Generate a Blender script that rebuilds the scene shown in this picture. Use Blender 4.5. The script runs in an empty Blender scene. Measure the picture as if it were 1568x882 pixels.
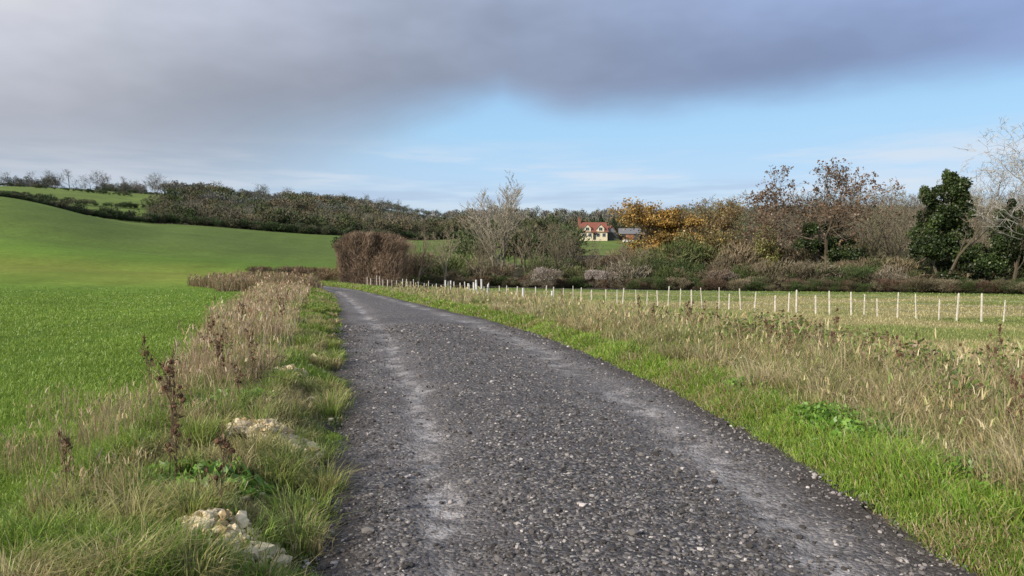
import bpy, math
import numpy as np
rng=np.random.default_rng(11)
S=bpy.context.scene
F=1130.0
# ---------------------------------------------------------------- noise
def _h(i,j,s):
    n=(i*374761393+j*668265263+s*1442695041)&0xffffffff
    n=((n^(n>>13))*1274126177)&0xffffffff
    n=n^(n>>16)
    return (n&0xffff)/65535.0
def vn(x,y,s=0):
    x=np.asarray(x,float);y=np.asarray(y,float)
    xi=np.floor(x).astype(np.int64);yi=np.floor(y).astype(np.int64)
    fx=x-xi;fy=y-yi
    fx=fx*fx*(3-2*fx);fy=fy*fy*(3-2*fy)
    a=_h(xi,yi,s);b=_h(xi+1,yi,s);c=_h(xi,yi+1,s);d=_h(xi+1,yi+1,s)
    return (a*(1-fx)+b*fx)*(1-fy)+(c*(1-fx)+d*fx)*fy
def fbm(x,y,s=0,o=3):
    t=0;a=1;n=0
    for k in range(o):
        t=t+a*vn(x*2**k,y*2**k,s+k);n+=a;a*=.5
    return t/n
def ss(a,b,x):
    t=np.clip((x-a)/(b-a),0,1);return t*t*(3-2*t)
# ---------------------------------------------------------------- road edges
Yt=np.arange(-60,330,.25)
L=np.array([[-60,-1.5],[-10,-.7],[0,-.72],[3.83,-1.0],[6.2,-1.55],[9.5,-2.2],[13,-3.05],[16.4,-3.85],[25.8,-6.1],[36,-8.6],[45,-10.9],[51.6,-13.3],[56,-15.9],[60,-19],[63,-21],[66,-22],[330,-22]])
R=np.array([[-60,2.4],[-10,2.4],[0,2.45],[3.83,2.46],[4.64,2.42],[6.2,2.38],[7.9,2.27],[9.5,2.1],[12,1.68],[15,1.2],[18,.5],[22.6,-.75],[30,-3.3],[40,-6.6],[51.6,-10.6],[56,-12.3],[60,-14.2],[64,-16.6],[68,-18.6],[72,-19.2],[330,-19.2]])
def smooth(T):
    v=np.interp(Yt,T[:,0],T[:,1]);k=np.ones(13)/13
    vp=np.pad(v,6,mode='edge');return np.convolve(vp,k,'valid')
XL=smooth(L);XR=smooth(R)
xl=lambda Y:np.interp(Y,Yt,XL)
xr=lambda Y:np.interp(Y,Yt,XR)
vw=lambda Y:np.interp(Y,[0,4,9.5,20,45,80],[1.6,1.75,2.1,3.4,4.6,5.0])
# ---------------------------------------------------------------- terrain
rowsY=np.array([20,40,60,90,130,180,230,300,400,550,800,1200,2500],float)
colP=np.array([-500,0,250,510,700,930,1150,1568,2200],float)
G=np.array([
[0,0,.3,2.5,9,24,25,32,46,62,84,90,95],
[0,0,.3,2.0,7.5,19.0,20.3,30,43,61,81,85,90],
[0,0,.1,1.0,4.2,10.5,15.3,18,35,55,75,80,84],
[0,0,0,.5,2.3,6,11.7,12.5,27,46,70,74,78],
[0,0,0,.2,1.0,3.6,7.7,13.4,17,27,56,64,75],
[0,0,0,0,.4,3.5,7.7,12.9,17,27,52,60,75],
[0,0,0,0,.8,4,8,13,18,30,56,64,75],
[0,0,0,0,1,4,8,13,18,30,56,64,75],
[0,0,0,0,1,4,8,13,18,30,56,64,75]],float)
def pxof(X,Y): return 784+F*X/np.maximum(Y,20)
def grid(X,Y):
    p=np.clip(pxof(X,Y),-499,2199)
    ly=np.log(np.clip(Y,20.01,2499))
    lr=np.log(rowsY)
    j=np.clip(np.searchsorted(lr,ly)-1,0,len(lr)-2)
    i=np.clip(np.searchsorted(colP,p)-1,0,len(colP)-2)
    fy=(ly-lr[j])/(lr[j+1]-lr[j]);fx=(p-colP[i])/(colP[i+1]-colP[i])
    fx=fx*fx*(3-2*fx)*.5+fx*.5
    return (G[i,j]*(1-fx)+G[i+1,j]*fx)*(1-fy)+(G[i,j+1]*(1-fx)+G[i+1,j+1]*fx)*fy
def Hbase(X,Y):
    X=np.asarray(X,float);Y=np.asarray(Y,float)
    dr=X-xr(Y)
    z=grid(X,Y)
    z=z-.62*ss(2.0,8.0,dr)*(1-ss(90,150,Y))*ss(-.32,-.2,X/np.maximum(Y,1))
    return z
def H(X,Y):
    X=np.asarray(X,float);Y=np.asarray(Y,float)
    z=Hbase(X,Y)
    dl=xl(Y)-X;dr=X-xr(Y)
    off=np.maximum(dl,dr)
    m=ss(0,.5,off)*(1-ss(60,120,Y))
    z=z+m*(.10*fbm(X*1.1,Y*1.1,3)-.02)
    w=vw(Y)
    z=z+.18*ss(0.05,.7,dl)*(1-ss(w-.5,w+.5,dl))*(1-ss(60,70,Y))
    z=z+.06*ss(0,.5,dr)*(1-ss(2,4,dr))
    z=z-.06*(1-ss(-.25,.03,off))*(Y<72)
    far=ss(200,500,Y)
    z=z+far*6*(fbm(X*.006,Y*.006,9)-.5)
    return z
def mesh_obj(name,V,Fc,mat,C=None,smooth=False):
    V=np.asarray(V,np.float32);Fc=np.asarray(Fc,np.int32)
    k=Fc.shape[1]
    me=bpy.data.meshes.new(name)
    me.vertices.add(len(V));me.vertices.foreach_set("co",V.ravel())
    me.loops.add(Fc.size);me.loops.foreach_set("vertex_index",Fc.ravel())
    me.polygons.add(len(Fc));me.polygons.foreach_set("loop_start",np.arange(len(Fc),dtype=np.int32)*k)
    me.update(calc_edges=True)
    me.polygons.foreach_set("use_smooth",np.full(len(Fc),bool(smooth)))
    if C is not None:
        a=me.attributes.new("Col",'FLOAT_COLOR','POINT')
        cc=np.ones((len(V),4),np.float32);cc[:,:3]=C
        a.data.foreach_set("color",cc.ravel())
    if mat: me.materials.append(mat)
    ob=bpy.data.objects.new(name,me);S.collection.objects.link(ob)
    return ob
# ---------------------------------------------------------------- materials
def newmat(name):
    m=bpy.data.materials.new(name);m.use_nodes=True
    nt=m.node_tree;b=nt.nodes["Principled BSDF"];return m,nt,b
def N(nt,t,**k):
    n=nt.nodes.new(t)
    for a,v in k.items(): setattr(n,a,v)
    return n
def vegmat(name,trans=.25,rough=.6,spec=.3):
    m,nt,b=newmat(name)
    a=N(nt,'ShaderNodeAttribute',attribute_name="Col")
    out=nt.nodes['Material Output']
    d=N(nt,'ShaderNodeBsdfDiffuse');nt.links.new(a.outputs['Color'],d.inputs['Color'])
    nt.nodes.remove(b)
    last=d
    if trans>0:
        t=N(nt,'ShaderNodeBsdfTranslucent');mx=N(nt,'ShaderNodeMixShader')
        mx.inputs[0].default_value=trans
        nt.links.new(a.outputs['Color'],t.inputs['Color'])
        nt.links.new(d.outputs[0],mx.inputs[1]);nt.links.new(t.outputs[0],mx.inputs[2])
        last=mx
    if spec>0:
        g=N(nt,'ShaderNodeBsdfGlossy');g.inputs['Roughness'].default_value=rough;g.inputs['Color'].default_value=(1,1,1,1)
        m2=N(nt,'ShaderNodeMixShader');m2.inputs[0].default_value=spec*.1
        nt.links.new(last.outputs[0],m2.inputs[1]);nt.links.new(g.outputs[0],m2.inputs[2]);last=m2
    nt.links.new(last.outputs[0],out.inputs[0])
    return m
M_grass=vegmat("grass_blades",.35,.45,.25)
M_twig=vegmat("twigs_bark",0,.85,0)
M_leaf=vegmat("leaves",.25,.45,.3)
M_stone=vegmat("stone",0,.9,0)
def simple(name,col,rough=.7,nscale=3,var=.25,bump=0):
    m,nt,b=newmat(name)
    tc=N(nt,'ShaderNodeTexCoord');no=N(nt,'ShaderNodeTexNoise')
    no.inputs['Scale'].default_value=nscale;no.inputs['Detail'].default_value=4
    nt.links.new(tc.outputs['Object'],no.inputs['Vector'])
    r=N(nt,'ShaderNodeValToRGB')
    c=np.array(col)
    r.color_ramp.elements[0].position=.3;r.color_ramp.elements[1].position=.7
    r.color_ramp.elements[0].color=(*(c*(1-var)),1);r.color_ramp.elements[1].color=(*(np.minimum(c*(1+var),1)),1)
    nt.links.new(no.outputs[0],r.inputs[0]);nt.links.new(r.outputs[0],b.inputs['Base Color'])
    b.inputs['Roughness'].default_value=rough
    if bump:
        bp=N(nt,'ShaderNodeBump');bp.inputs['Strength'].default_value=bump;bp.inputs['Distance'].default_value=.02
        nt.links.new(no.outputs[0],bp.inputs['Height']);nt.links.new(bp.outputs[0],b.inputs['Normal'])
    return m
def groundmat():
    m,nt,b=newmat("ground_soil_grass")
    a=N(nt,'ShaderNodeAttribute',attribute_name="Col")
    tc=N(nt,'ShaderNodeTexCoord')
    prev=a.outputs['Color']
    for sc,lo,hi in ((.09,.86,1.15),(1.3,.8,1.22),(22,.6,1.4)):
        no=N(nt,'ShaderNodeTexNoise');no.inputs['Scale'].default_value=sc;no.inputs['Detail'].default_value=4;no.inputs['Roughness'].default_value=.65
        nt.links.new(tc.outputs['Object'],no.inputs['Vector'])
        mr=N(nt,'ShaderNodeMapRange');mr.inputs['From Min'].default_value=.3;mr.inputs['From Max'].default_value=.7
        mr.inputs['To Min'].default_value=lo;mr.inputs['To Max'].default_value=hi
        nt.links.new(no.outputs[0],mr.inputs[0])
        vm=N(nt,'ShaderNodeVectorMath',operation='SCALE')
        nt.links.new(prev,vm.inputs[0]);nt.links.new(mr.outputs[0],vm.inputs['Scale']);prev=vm.outputs[0]
        last=no
    nt.links.new(prev,b.inputs['Base Color'])
    b.inputs['Roughness'].default_value=.9;b.inputs['Specular IOR Level'].default_value=.1
    bp=N(nt,'ShaderNodeBump');bp.inputs['Strength'].default_value=.8;bp.inputs['Distance'].default_value=.05
    nt.links.new(last.outputs[0],bp.inputs['Height']);nt.links.new(bp.outputs[0],b.inputs['Normal'])
    return m
def crest(p): return np.interp(p,[-500,0,250,510,700],[178,183,228,232,296])
def fields(px,Y):
    g=((px<264)&(Y>385)&(Y<540))|((px>352)&(px<432)&(Y>440)&(Y<600))|((px>588)&(px<692)&(Y>480)&(Y<680))
    g|=((px<232)&(Y>190)&(Y<420))|((px>872)&(px<985)&(Y>195)&(Y<305))
    g|=(px>560)&(px<=880)&(Y>150)&(Y<np.interp(px,[560,700,880],[262,296,296]))
    return g
CROP=np.array([.125,.215,.028])
def gcol(X,Y):
    px=pxof(X,Y);dl=xl(Y)-X;dr=X-xr(Y);w=vw(Y)
    n=fbm(X*.09,Y*.09,21);n2=fbm(X*.7,Y*.7,31)
    def mix(A,B,t): return A*(1-t[:,None])+np.asarray(B)*t[:,None]
    C=np.tile(np.array([.05,.045,.028]),(len(X),1))
    crop=CROP*(.85+.35*n[:,None])
    band=ss(50,84,Y+24*(n-.5))*(1-ss(84,112,Y+14*(n-.5)))  # sunlit yellow band across the crop, put into the ground colour
    crop=mix(crop,[.215,.235,.045],band*.7)
    crop=mix(crop,[.105,.155,.036],ss(90,150,Y))
    q=(-X-.24*Y)%12.0
    tram=np.exp(-((q-5.2)/.35)**2)+np.exp(-((q-7.0)/.35)**2)
    crop=crop*(1-.15*tram*(1-ss(45,75,Y)))[:,None]
    crop=crop*(.92+.16*vn((-X-.24*Y)*.5,Y*.03,44))[:,None]
    is_crop=(((dl>0)&(Y<66))|((Y>=66)&(px<520))|((Y>88)&(px<720)))&(Y<crest(px))
    C[is_crop]=crop[is_crop]
    fm=fields(px,Y);C[fm]=np.array([.13,.18,.045])*(.8+.5*n[fm,None])
    v=(dl>-.5)&(dl<w+.15)&(Y<66)
    vc=mix(np.tile([.11,.145,.035],(len(X),1)),[.22,.18,.09],ss(.35,.65,n2)*.9)
    C[v]=vc[v]
    edge=77-.32*np.maximum(X,0)
    r=(dr>=-.5)&(Y<edge)&(px>500)
    rc=mix(np.tile([.10,.155,.035],(len(X),1)),[.18,.16,.075],ss(1.0,2.6,dr+1.2*(n2-.5)))
    fieldc=mix(np.tile([.30,.27,.12],(len(X),1)),[.18,.21,.06],ss(.38,.62,fbm(X*.15,Y*.2,77)))
    fieldc=mix(fieldc,[.13,.19,.045],ss(-14,-4,Y-edge)*.9)
    t=ss(6,11,dr)
    rc=rc*(1-t[:,None])+fieldc*t[:,None]
    C[r]=rc[r]
    edgeRoad=(dl<.12)&(dr<.12)&(Y<74)
    C[edgeRoad]=[.07,.058,.045]
    return C
nx,ny=560,600
kx=6.3;ax=2600/np.sinh(kx)
gx=ax*np.sinh(kx*np.linspace(-1,1,nx))
ky=6.2;ay=2900/np.sinh(ky)
gy=ay*np.sinh(ky*np.linspace(-.28,1,ny))+3
XX,YY=np.meshgrid(gx,gy)
X=XX.ravel();Y=YY.ravel()
V=np.stack([X,Y,H(X,Y)],1)
idx=np.arange(nx*ny).reshape(ny,nx)
Q=np.stack([idx[:-1,:-1],idx[:-1,1:],idx[1:,1:],idx[1:,:-1]],-1).reshape(-1,4)
mesh_obj("ground",V,Q,groundmat(),gcol(X,Y),smooth=True)
# ---------------------------------------------------------------- road
def roadmat():
    m,nt,b=newmat("road_planings")
    a=N(nt,'ShaderNodeAttribute',attribute_name="Col")
    sp=N(nt,'ShaderNodeSeparateColor');nt.links.new(a.outputs['Color'],sp.inputs[0])
    tc=N(nt,'ShaderNodeTexCoord')
    def noise(sc,det=4,ro=.6):
        n=N(nt,'ShaderNodeTexNoise');n.inputs['Scale'].default_value=sc;n.inputs['Detail'].default_value=det;n.inputs['Roughness'].default_value=ro
        nt.links.new(tc.outputs['Object'],n.inputs['Vector']);return n.outputs[0]
    def math_(op,x,y=None,clamp=False):
        n=N(nt,'ShaderNodeMath',operation=op,use_clamp=clamp)
        for i,v in enumerate((x,y)):
            if v is None: continue
            if isinstance(v,(int,float)): n.inputs[i].default_value=v
            else: nt.links.new(v,n.inputs[i])
        return n.outputs[0]
    def mr(x,a0,a1,b0,b1):
        n=N(nt,'ShaderNodeMapRange',interpolation_type='SMOOTHSTEP')
        n.inputs[1].default_value=a0;n.inputs[2].default_value=a1;n.inputs[3].default_value=b0;n.inputs[4].default_value=b1
        nt.links.new(x,n.inputs[0]);return n.outputs[0]
    t=sp.outputs[0]
    wob=math_('MULTIPLY',math_('SUBTRACT',noise(.8,2),.5),.13)
    tt=math_('ADD',t,wob)
    d1=math_('ABSOLUTE',math_('SUBTRACT',tt,.215))
    d2=math_('ABSOLUTE',math_('SUBTRACT',tt,.81))
    k1=mr(d1,.008,.06,1,0);k2=mr(d2,.005,.10,.8,0)
    tr=math_('MAXIMUM',k1,k2)
    n14=noise(1.4,5,.7)
    patch=mr(n14,.43,.57,.08,1)
    patch2=mr(noise(8,5,.75),.38,.58,.10,1)
    trk=math_('MULTIPLY',math_('MULTIPLY',tr,patch),patch2)
    wide=mr(math_('MINIMUM',d1,d2),.04,.2,.8,0)
    vo=N(nt,'ShaderNodeTexVoronoi');vo.inputs['Scale'].default_value=40;nt.links.new(tc.outputs['Object'],vo.inputs['Vector'])
    sc=N(nt,'ShaderNodeSeparateColor');nt.links.new(vo.outputs['Color'],sc.inputs[0])
    ramp=N(nt,'ShaderNodeValToRGB');ramp.color_ramp.interpolation='CONSTANT'
    e=ramp.color_ramp.elements;e[0].color=(.058,.053,.053,1);e[1].position=.34;e[1].color=(.115,.104,.104,1)
    for p,c in ((.64,(.18,.164,.162)),(.86,(.29,.265,.255)),(.965,(.48,.45,.41))):
        q=e.new(p);q.color=(*c,1)
    nt.links.new(sc.outputs[0],ramp.inputs[0])
    def mix(f,A,B,mode='MIX'):
        n=N(nt,'ShaderNodeMix',data_type='RGBA',blend_type=mode)
        if isinstance(f,(int,float)): n.inputs[0].default_value=f
        else: nt.links.new(f,n.inputs[0])
        for s,v in ((n.inputs[6],A),(n.inputs[7],B)):
            if isinstance(v,tuple): s.default_value=(*v,1)
            else: nt.links.new(v,s)
        return n.outputs[2]
    c=ramp.outputs[0]
    fine=noise(150,2)
    c=mix(mr(fine,.55,.75,0,.5),c,(.24,.22,.215))
    c=mix(math_('MULTIPLY',wide,mr(n14,.3,.7,.15,.75)),c,(.235,.215,.213))
    c=mix(math_('MULTIPLY',trk,mr(fine,.3,.6,.7,.95)),c,(.46,.435,.43))
    ed=math_('ABSOLUTE',math_('SUBTRACT',tt,.5))
    c=mix(mr(ed,.39,.48,0,.8),c,(.078,.06,.047))
    c=mix(mr(noise(.45,4),.48,.68,0,.6),c,(.075,.066,.067))
    nt.links.new(c,b.inputs['Base Color'])
    b.inputs['Roughness'].default_value=.66;b.inputs['Specular IOR Level'].default_value=.35
    hgt=math_('ADD',math_('MULTIPLY',vo.outputs['Distance'],-1.3),math_('MULTIPLY',fine,.8))
    hgt=math_('MULTIPLY',hgt,mr(trk,0,1,1,.35))
    bp=N(nt,'ShaderNodeBump');bp.inputs['Strength'].default_value=1.0;bp.inputs['Distance'].default_value=.02
    nt.links.new(hgt,bp.inputs['Height']);
    nt.links.new(bp.outputs[0],b.inputs['Normal'])
    return m
def roadz(X,Y,t):
    n=fbm(X*1.5,Y*1.5,5)-.5
    return Hbase(X,Y)+.012+.05*(1-(2*t-1)**2)-.035*np.exp(-((t-.215)/.06)**2)-.035*np.exp(-((t-.81)/.07)**2)+.05*n*np.clip(4*t*(1-t)*2,0,1)+.035*(fbm(X*6,Y*6,6)-.5)*np.clip(8*t*(1-t),0,1)
ry=np.concatenate([np.arange(-25,2,.5),np.arange(2,25,.06),np.arange(25,56,.5),np.arange(56,72,.2)])
rt=np.linspace(0,1,81)
RY,RT=np.meshgrid(ry,rt,indexing='ij')
jag=.18*(fbm(RY*1.9,RY*0+3,8,4)-.5)*2;jag2=.18*(fbm(RY*1.9,RY*0+9,18,4)-.5)*2
a=xl(RY)+jag;bb=xr(RY)+jag2
RX=a+(bb-a)*RT
rz=roadz(RX.ravel(),RY.ravel(),RT.ravel())
V=np.stack([RX.ravel(),RY.ravel(),rz],1)
idx=np.arange(V.shape[0]).reshape(RX.shape)
Q=np.stack([idx[:-1,:-1],idx[:-1,1:],idx[1:,1:],idx[1:,:-1]],-1).reshape(-1,4)
C=np.zeros((len(V),3));C[:,0]=RT.ravel()
mesh_obj("farm_track_road",V,Q,roadmat(),C,smooth=True)
# ---------------------------------------------------------------- rocks
import bmesh
def ico(sub):
    bm=bmesh.new();bmesh.ops.create_icosphere(bm,subdivisions=sub,radius=1)
    V=np.array([v.co[:] for v in bm.verts]);Fc=np.array([[v.index for v in f.verts] for f in bm.faces]);bm.free();return V,Fc
def rocks(P,Sz,col,sub=1,rough=.3,flat=.6):
    V0,F0=ico(sub);n=len(P);k=len(V0)
    r=1+rng.uniform(-rough,rough,(n,k))
    ang=rng.uniform(0,6.28,n);ca,sa=np.cos(ang)[:,None],np.sin(ang)[:,None]
    sx=rng.uniform(.7,1.3,n)[:,None];sy=rng.uniform(.6,1.1,n)[:,None];sz=flat*rng.uniform(.6,1.2,n)[:,None]
    x=V0[None,:,0]*r*sx;y=V0[None,:,1]*r*sy;z=V0[None,:,2]*r*sz
    W=np.stack([x*ca-y*sa,x*sa+y*ca,z],-1)*Sz[:,None,None]+P[:,None,:]
    Fs=(F0[None]+(np.arange(n)*k)[:,None,None]).reshape(-1,3)
    return W.reshape(-1,3),Fs,np.repeat(col,k,0)
n=26000
y=np.exp(rng.uniform(np.log(3.0),np.log(20),n));t=rng.uniform(-.03,1.03,n)
keep=(rng.uniform(0,1,n)>.8*(np.exp(-((t-.215)/.05)**2)+np.exp(-((t-.81)/.06)**2)))
y=y[keep];t=t[keep];n=len(y)
x=xl(y)+(xr(y)-xl(y))*t
sz=rng.lognormal(0,.45,n)*.0082*np.maximum(1,y/11)
g=rng.choice([.06,.10,.16,.23,.35,.52],n,p=[.26,.28,.22,.14,.075,.025])
col=np.stack([g*1.04,g*.96,g*.93],1)
zz=np.where((t>0)&(t<1),roadz(x,y,np.clip(t,0,1)),H(x,y))
V,Fc,C=rocks(np.stack([x,y,zz+sz*.2],1),sz,col,1,.25,.65)
mesh_obj("gravel",V,Fc,M_stone,C)
CH=np.array([.74,.62,.42])
for (cx,cy,rx,ryy,hh,nn) in ((-1.98,6.15,.46,.30,.13,800),(-1.50,3.85,.28,.24,.11,420),(-2.95,9.7,.30,.26,.10,240),(-2.55,7.9,.16,.12,.07,80),(-3.0,11.6,.22,.18,.07,90)):
    a=rng.uniform(0,6.28,nn);r=np.sqrt(rng.uniform(0,1,nn))*(.75+.4*vn(np.cos(a)*2+9,np.sin(a)*2+9,int(cy*10)));px_=cx+rx*r*np.cos(a);py_=cy+ryy*r*np.sin(a)
    pz=H(px_,py_)+hh*np.clip(1-r**2,0,1)*rng.uniform(.55,1,nn)*(.5+.9*vn(px_*7,py_*7,3))+.01
    s=rng.lognormal(0,.5,nn)*.019
    g=rng.uniform(.6,1.1,nn)[:,None]*CH
    k=rng.uniform(0,1,nn)<.2;g[k]=np.array([.42,.31,.17])
    V1,F1,C1=rocks(np.stack([px_,py_,pz],1),s,g,1,.3,.8)
    V2,F2,C2=rocks(np.array([[0,0,0.]]),np.array([1.0]),np.array([[.50,.39,.23]]),4,.04,1)
    V2=V2*[rx*.7,ryy*.7,hh*.5];V2[:,2]*=(.5+.9*vn(V2[:,0]*12,V2[:,1]*12,4));V2=V2+[cx,cy,float(H(cx,cy))]
    mesh_obj("chalk_rubble",np.concatenate([V1,V2]),np.concatenate([F1,F2+len(V1)]),M_stone,np.concatenate([C1,C2]))
n=200;y=np.exp(rng.uniform(np.log(3.2),np.log(12),n));x=xl(y)-rng.gamma(2,.28,n);s=np.minimum(rng.lognormal(0,.5,n)*.017,.04)
V,Fc,C=rocks(np.stack([x,y,H(x,y)+s*.5],1),s,rng.uniform(.6,1.1,n)[:,None]*CH,1,.3,.75)
mesh_obj("chalk_stones",V,Fc,M_stone,C)
# ---------------------------------------------------------------- blades
def blades(P,h,w,lean,cb,ct,az=None):
    n=len(P)
    a=rng.uniform(0,2*np.pi,n);side=np.stack([np.cos(a),np.sin(a),np.zeros(n)],1)
    la=rng.uniform(0,2*np.pi,n) if az is None else az
    ld=np.stack([np.cos(la),np.sin(la),np.zeros(n)],1)
    up=np.array([0,0,1.])
    h=h[:,None];w=w[:,None];lean=lean[:,None]
    b0=P-side*w*.5;b1=P+side*w*.5
    mid=P+up*h*.6+ld*h*lean*.35
    tip=P+up*h*(1-.35*lean**1.5)+ld*h*lean
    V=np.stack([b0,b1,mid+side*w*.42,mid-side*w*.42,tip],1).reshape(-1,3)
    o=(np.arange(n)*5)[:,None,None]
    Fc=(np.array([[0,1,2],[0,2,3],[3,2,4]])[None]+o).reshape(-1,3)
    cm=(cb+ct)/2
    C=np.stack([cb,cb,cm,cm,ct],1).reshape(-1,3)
    return V,Fc,C
def cat(parts):
    V=[];Fs=[];C=[];o=0
    for v,f,c in parts: V.append(v);Fs.append(f+o);C.append(c);o+=len(v)
    return np.concatenate(V),np.concatenate(Fs),np.concatenate(C)
def logY(n,a,b): return np.exp(rng.uniform(np.log(a),np.log(b),n))
def palette(n,cols,p=None,var=.2):
    c=np.array(cols)[rng.choice(len(cols),n,p=p)]
    return c*rng.uniform(1-var,1+var,(n,1))
# crop, drilled in rows that follow the verge
n=185000
y=logY(n,3.2,62)
y=y[rng.uniform(0,1,n)>ss(14,60,y)];n=len(y)
xe=xl(y)-vw(y)+rng.normal(0,.12,n)
span=np.maximum(.5,(xe+.80*y+1.5))
k=(xe+.8*y+1.5)>0
d=rng.uniform(0,1,n)*span
row=.14*np.maximum(1,np.round(y/8)*1.0)
d=np.where(y<26,np.round(d/row)*row+rng.normal(0,.022,n)*np.maximum(1,y/8),d)
x=xe-d;x=x[k];y=y[k];d=d[k];n=len(y)
h=rng.uniform(.04,.085,n)*np.clip(1+y/120,1,1.3);w=.0062*np.maximum(1,y/7)*rng.uniform(.7,1.3,n)
nn=fbm(x*.25,y*.25,41)[:,None]
base=np.array([.215,.31,.052])*(.75+.5*nn)*rng.uniform(.75,1.25,(n,1))
q=(-x-.24*y)%12.0;tram=(np.exp(-((q-5.2)/.3)**2)+np.exp(-((q-7.0)/.3)**2))
kk=rng.uniform(0,1,n)>tram*.75
bandt=(ss(42,64,y)*.6)[:,None]  # shoots tinted towards the same sunlit band, by colour
base=base*(1-bandt)+np.array([.27,.32,.07])*bandt
x=x[kk];y=y[kk];h=h[kk];w=w[kk];base=base[kk];n=len(x)
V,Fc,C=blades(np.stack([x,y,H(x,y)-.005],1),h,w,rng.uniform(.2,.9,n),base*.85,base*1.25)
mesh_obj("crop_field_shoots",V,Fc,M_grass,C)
GREEN=[(.18,.30,.04),(.23,.36,.05),(.28,.35,.07),(.13,.21,.03)]
TAN=[(.54,.43,.24),(.45,.34,.18),(.60,.51,.32),(.34,.24,.12)]
# left verge
parts=[]
n=115000
y=logY(n,2.8,62);s=rng.uniform(0,1,n);x=xl(y)+.14-s*(vw(y)+.1)+.18*(vn(y*2.5,y*0,2)-.5)
cl=fbm(x*2.6,y*2.6,51);k=cl+rng.uniform(-.25,.25,n)>.38;x=x[k];y=y[k];cl=cl[k];s=s[k];n=len(y)
h=(.04+.26*np.clip(cl-.35,0,1)*1.4)*rng.uniform(.6,1.4,n)*(.6+.6*ss(0,.4,s));w=.0055*np.maximum(1,y/6.5)*rng.uniform(.7,1.3,n)
cdry=ss(.45,.62,fbm(x*.9+5,y*.9,61)+rng.uniform(-.12,.12,n)-.04)
g=palette(n,GREEN);d=palette(n,TAN)*.85
base=g*(1-cdry[:,None]*.75)+d*cdry[:,None]*.75
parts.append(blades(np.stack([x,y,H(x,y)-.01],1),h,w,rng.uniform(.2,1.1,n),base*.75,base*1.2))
def tufts(cx,cy,m,hmin,hmax,rad,cols,wk=.006,leanr=(.3,1.1),p=None):
    n=len(cx)*m
    X0=np.repeat(cx,m)+rng.normal(0,rad,n);Y0=np.repeat(cy,m)+rng.normal(0,rad,n)
    sc=np.repeat(rng.uniform(.7,1.2,len(cx)),m)
    cc=np.array(cols);ci=rng.choice(len(cols),len(cx),p=p)
    base=(.65*np.repeat(cc[ci],m,0)+.35*palette(n,cols,p))*rng.uniform(.8,1.2,(n,1))
    az=np.arctan2(Y0-np.repeat(cy,m),X0-np.repeat(cx,m))+rng.normal(0,.5,n)
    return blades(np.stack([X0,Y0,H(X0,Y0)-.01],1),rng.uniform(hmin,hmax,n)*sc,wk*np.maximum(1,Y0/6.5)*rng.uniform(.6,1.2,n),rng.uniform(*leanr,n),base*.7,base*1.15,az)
m=200;cy=logY(m,2.8,30);cx=xl(cy)-rng.uniform(.0,1,m)*vw(cy)*.75
parts.append(tufts(cx,cy,150,.12,.28,.06,[(.25,.34,.06),(.20,.31,.05),(.42,.37,.16),(.50,.40,.22)]))
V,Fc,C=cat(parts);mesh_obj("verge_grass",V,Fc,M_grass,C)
# dead grass left
parts=[]
def deadgrass(x,y,hmin,hmax,cols,wk=.005,seed=71,lean=(.05,.5),plume=.22,scl=None):
    n=len(x)
    cl=fbm(x*1.2,y*1.2,seed);h=rng.uniform(hmin,hmax,n)*(.4+1.05*cl)
    if scl is not None: h=h*scl
    w=wk*np.maximum(1,y/7)*rng.uniform(.6,1.3,n)
    base=palette(n,cols,var=.25)
    z=H(x,y)
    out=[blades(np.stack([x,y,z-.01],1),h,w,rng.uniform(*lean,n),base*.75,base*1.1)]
    k=rng.uniform(0,1,n)<plume;m=k.sum()
    P=np.stack([x[k],y[k],z[k]+h[k]*.82],1)
    b2=base[k]*1.1
    for q in range(2):
        out.append(blades(P+rng.normal(0,.01,(m,3)),h[k]*.2,w[k]*2.,rng.uniform(.2,1.0,m),b2,b2*1.1))
    return out
n=22000
y=logY(n,7.5,62);x=xl(y)-vw(y)*(.30+.74*rng.beta(1.6,1.5,n))
k=(fbm(x*.9,y*.6,75)+rng.uniform(-.17,.17,n)>np.interp(y,[8,12,16,40],[.60,.54,.50,.44]));x=x[k];y=y[k]
parts+=deadgrass(x,y,.22,.66,[(.54,.40,.26),(.44,.31,.19),(.60,.48,.34),(.28,.18,.11),(.28,.31,.10)],lean=(.05,.8),plume=.15)
n=5200;y=logY(n,2.9,8.5);x=xl(y)-vw(y)*rng.uniform(.45,1.6,n)
k=fbm(x*1.6,y*1.6,77)>.5;x=x[k];y=y[k]
parts+=deadgrass(x,y,.15,.42,[(.50,.40,.24),(.40,.30,.17),(.30,.23,.13)],wk=.004)
n=6000;y=rng.uniform(48,61,n);x=xl(y)-.3-rng.uniform(0,1,n)*7
parts+=deadgrass(x,y,.6,1.1,[(.32,.22,.14),(.24,.17,.11),(.38,.28,.17),(.2,.2,.08)],lean=(.1,.9),plume=.2)
V,Fc,C=cat(parts);mesh_obj("dead_grass",V,Fc,M_grass,C)
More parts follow.
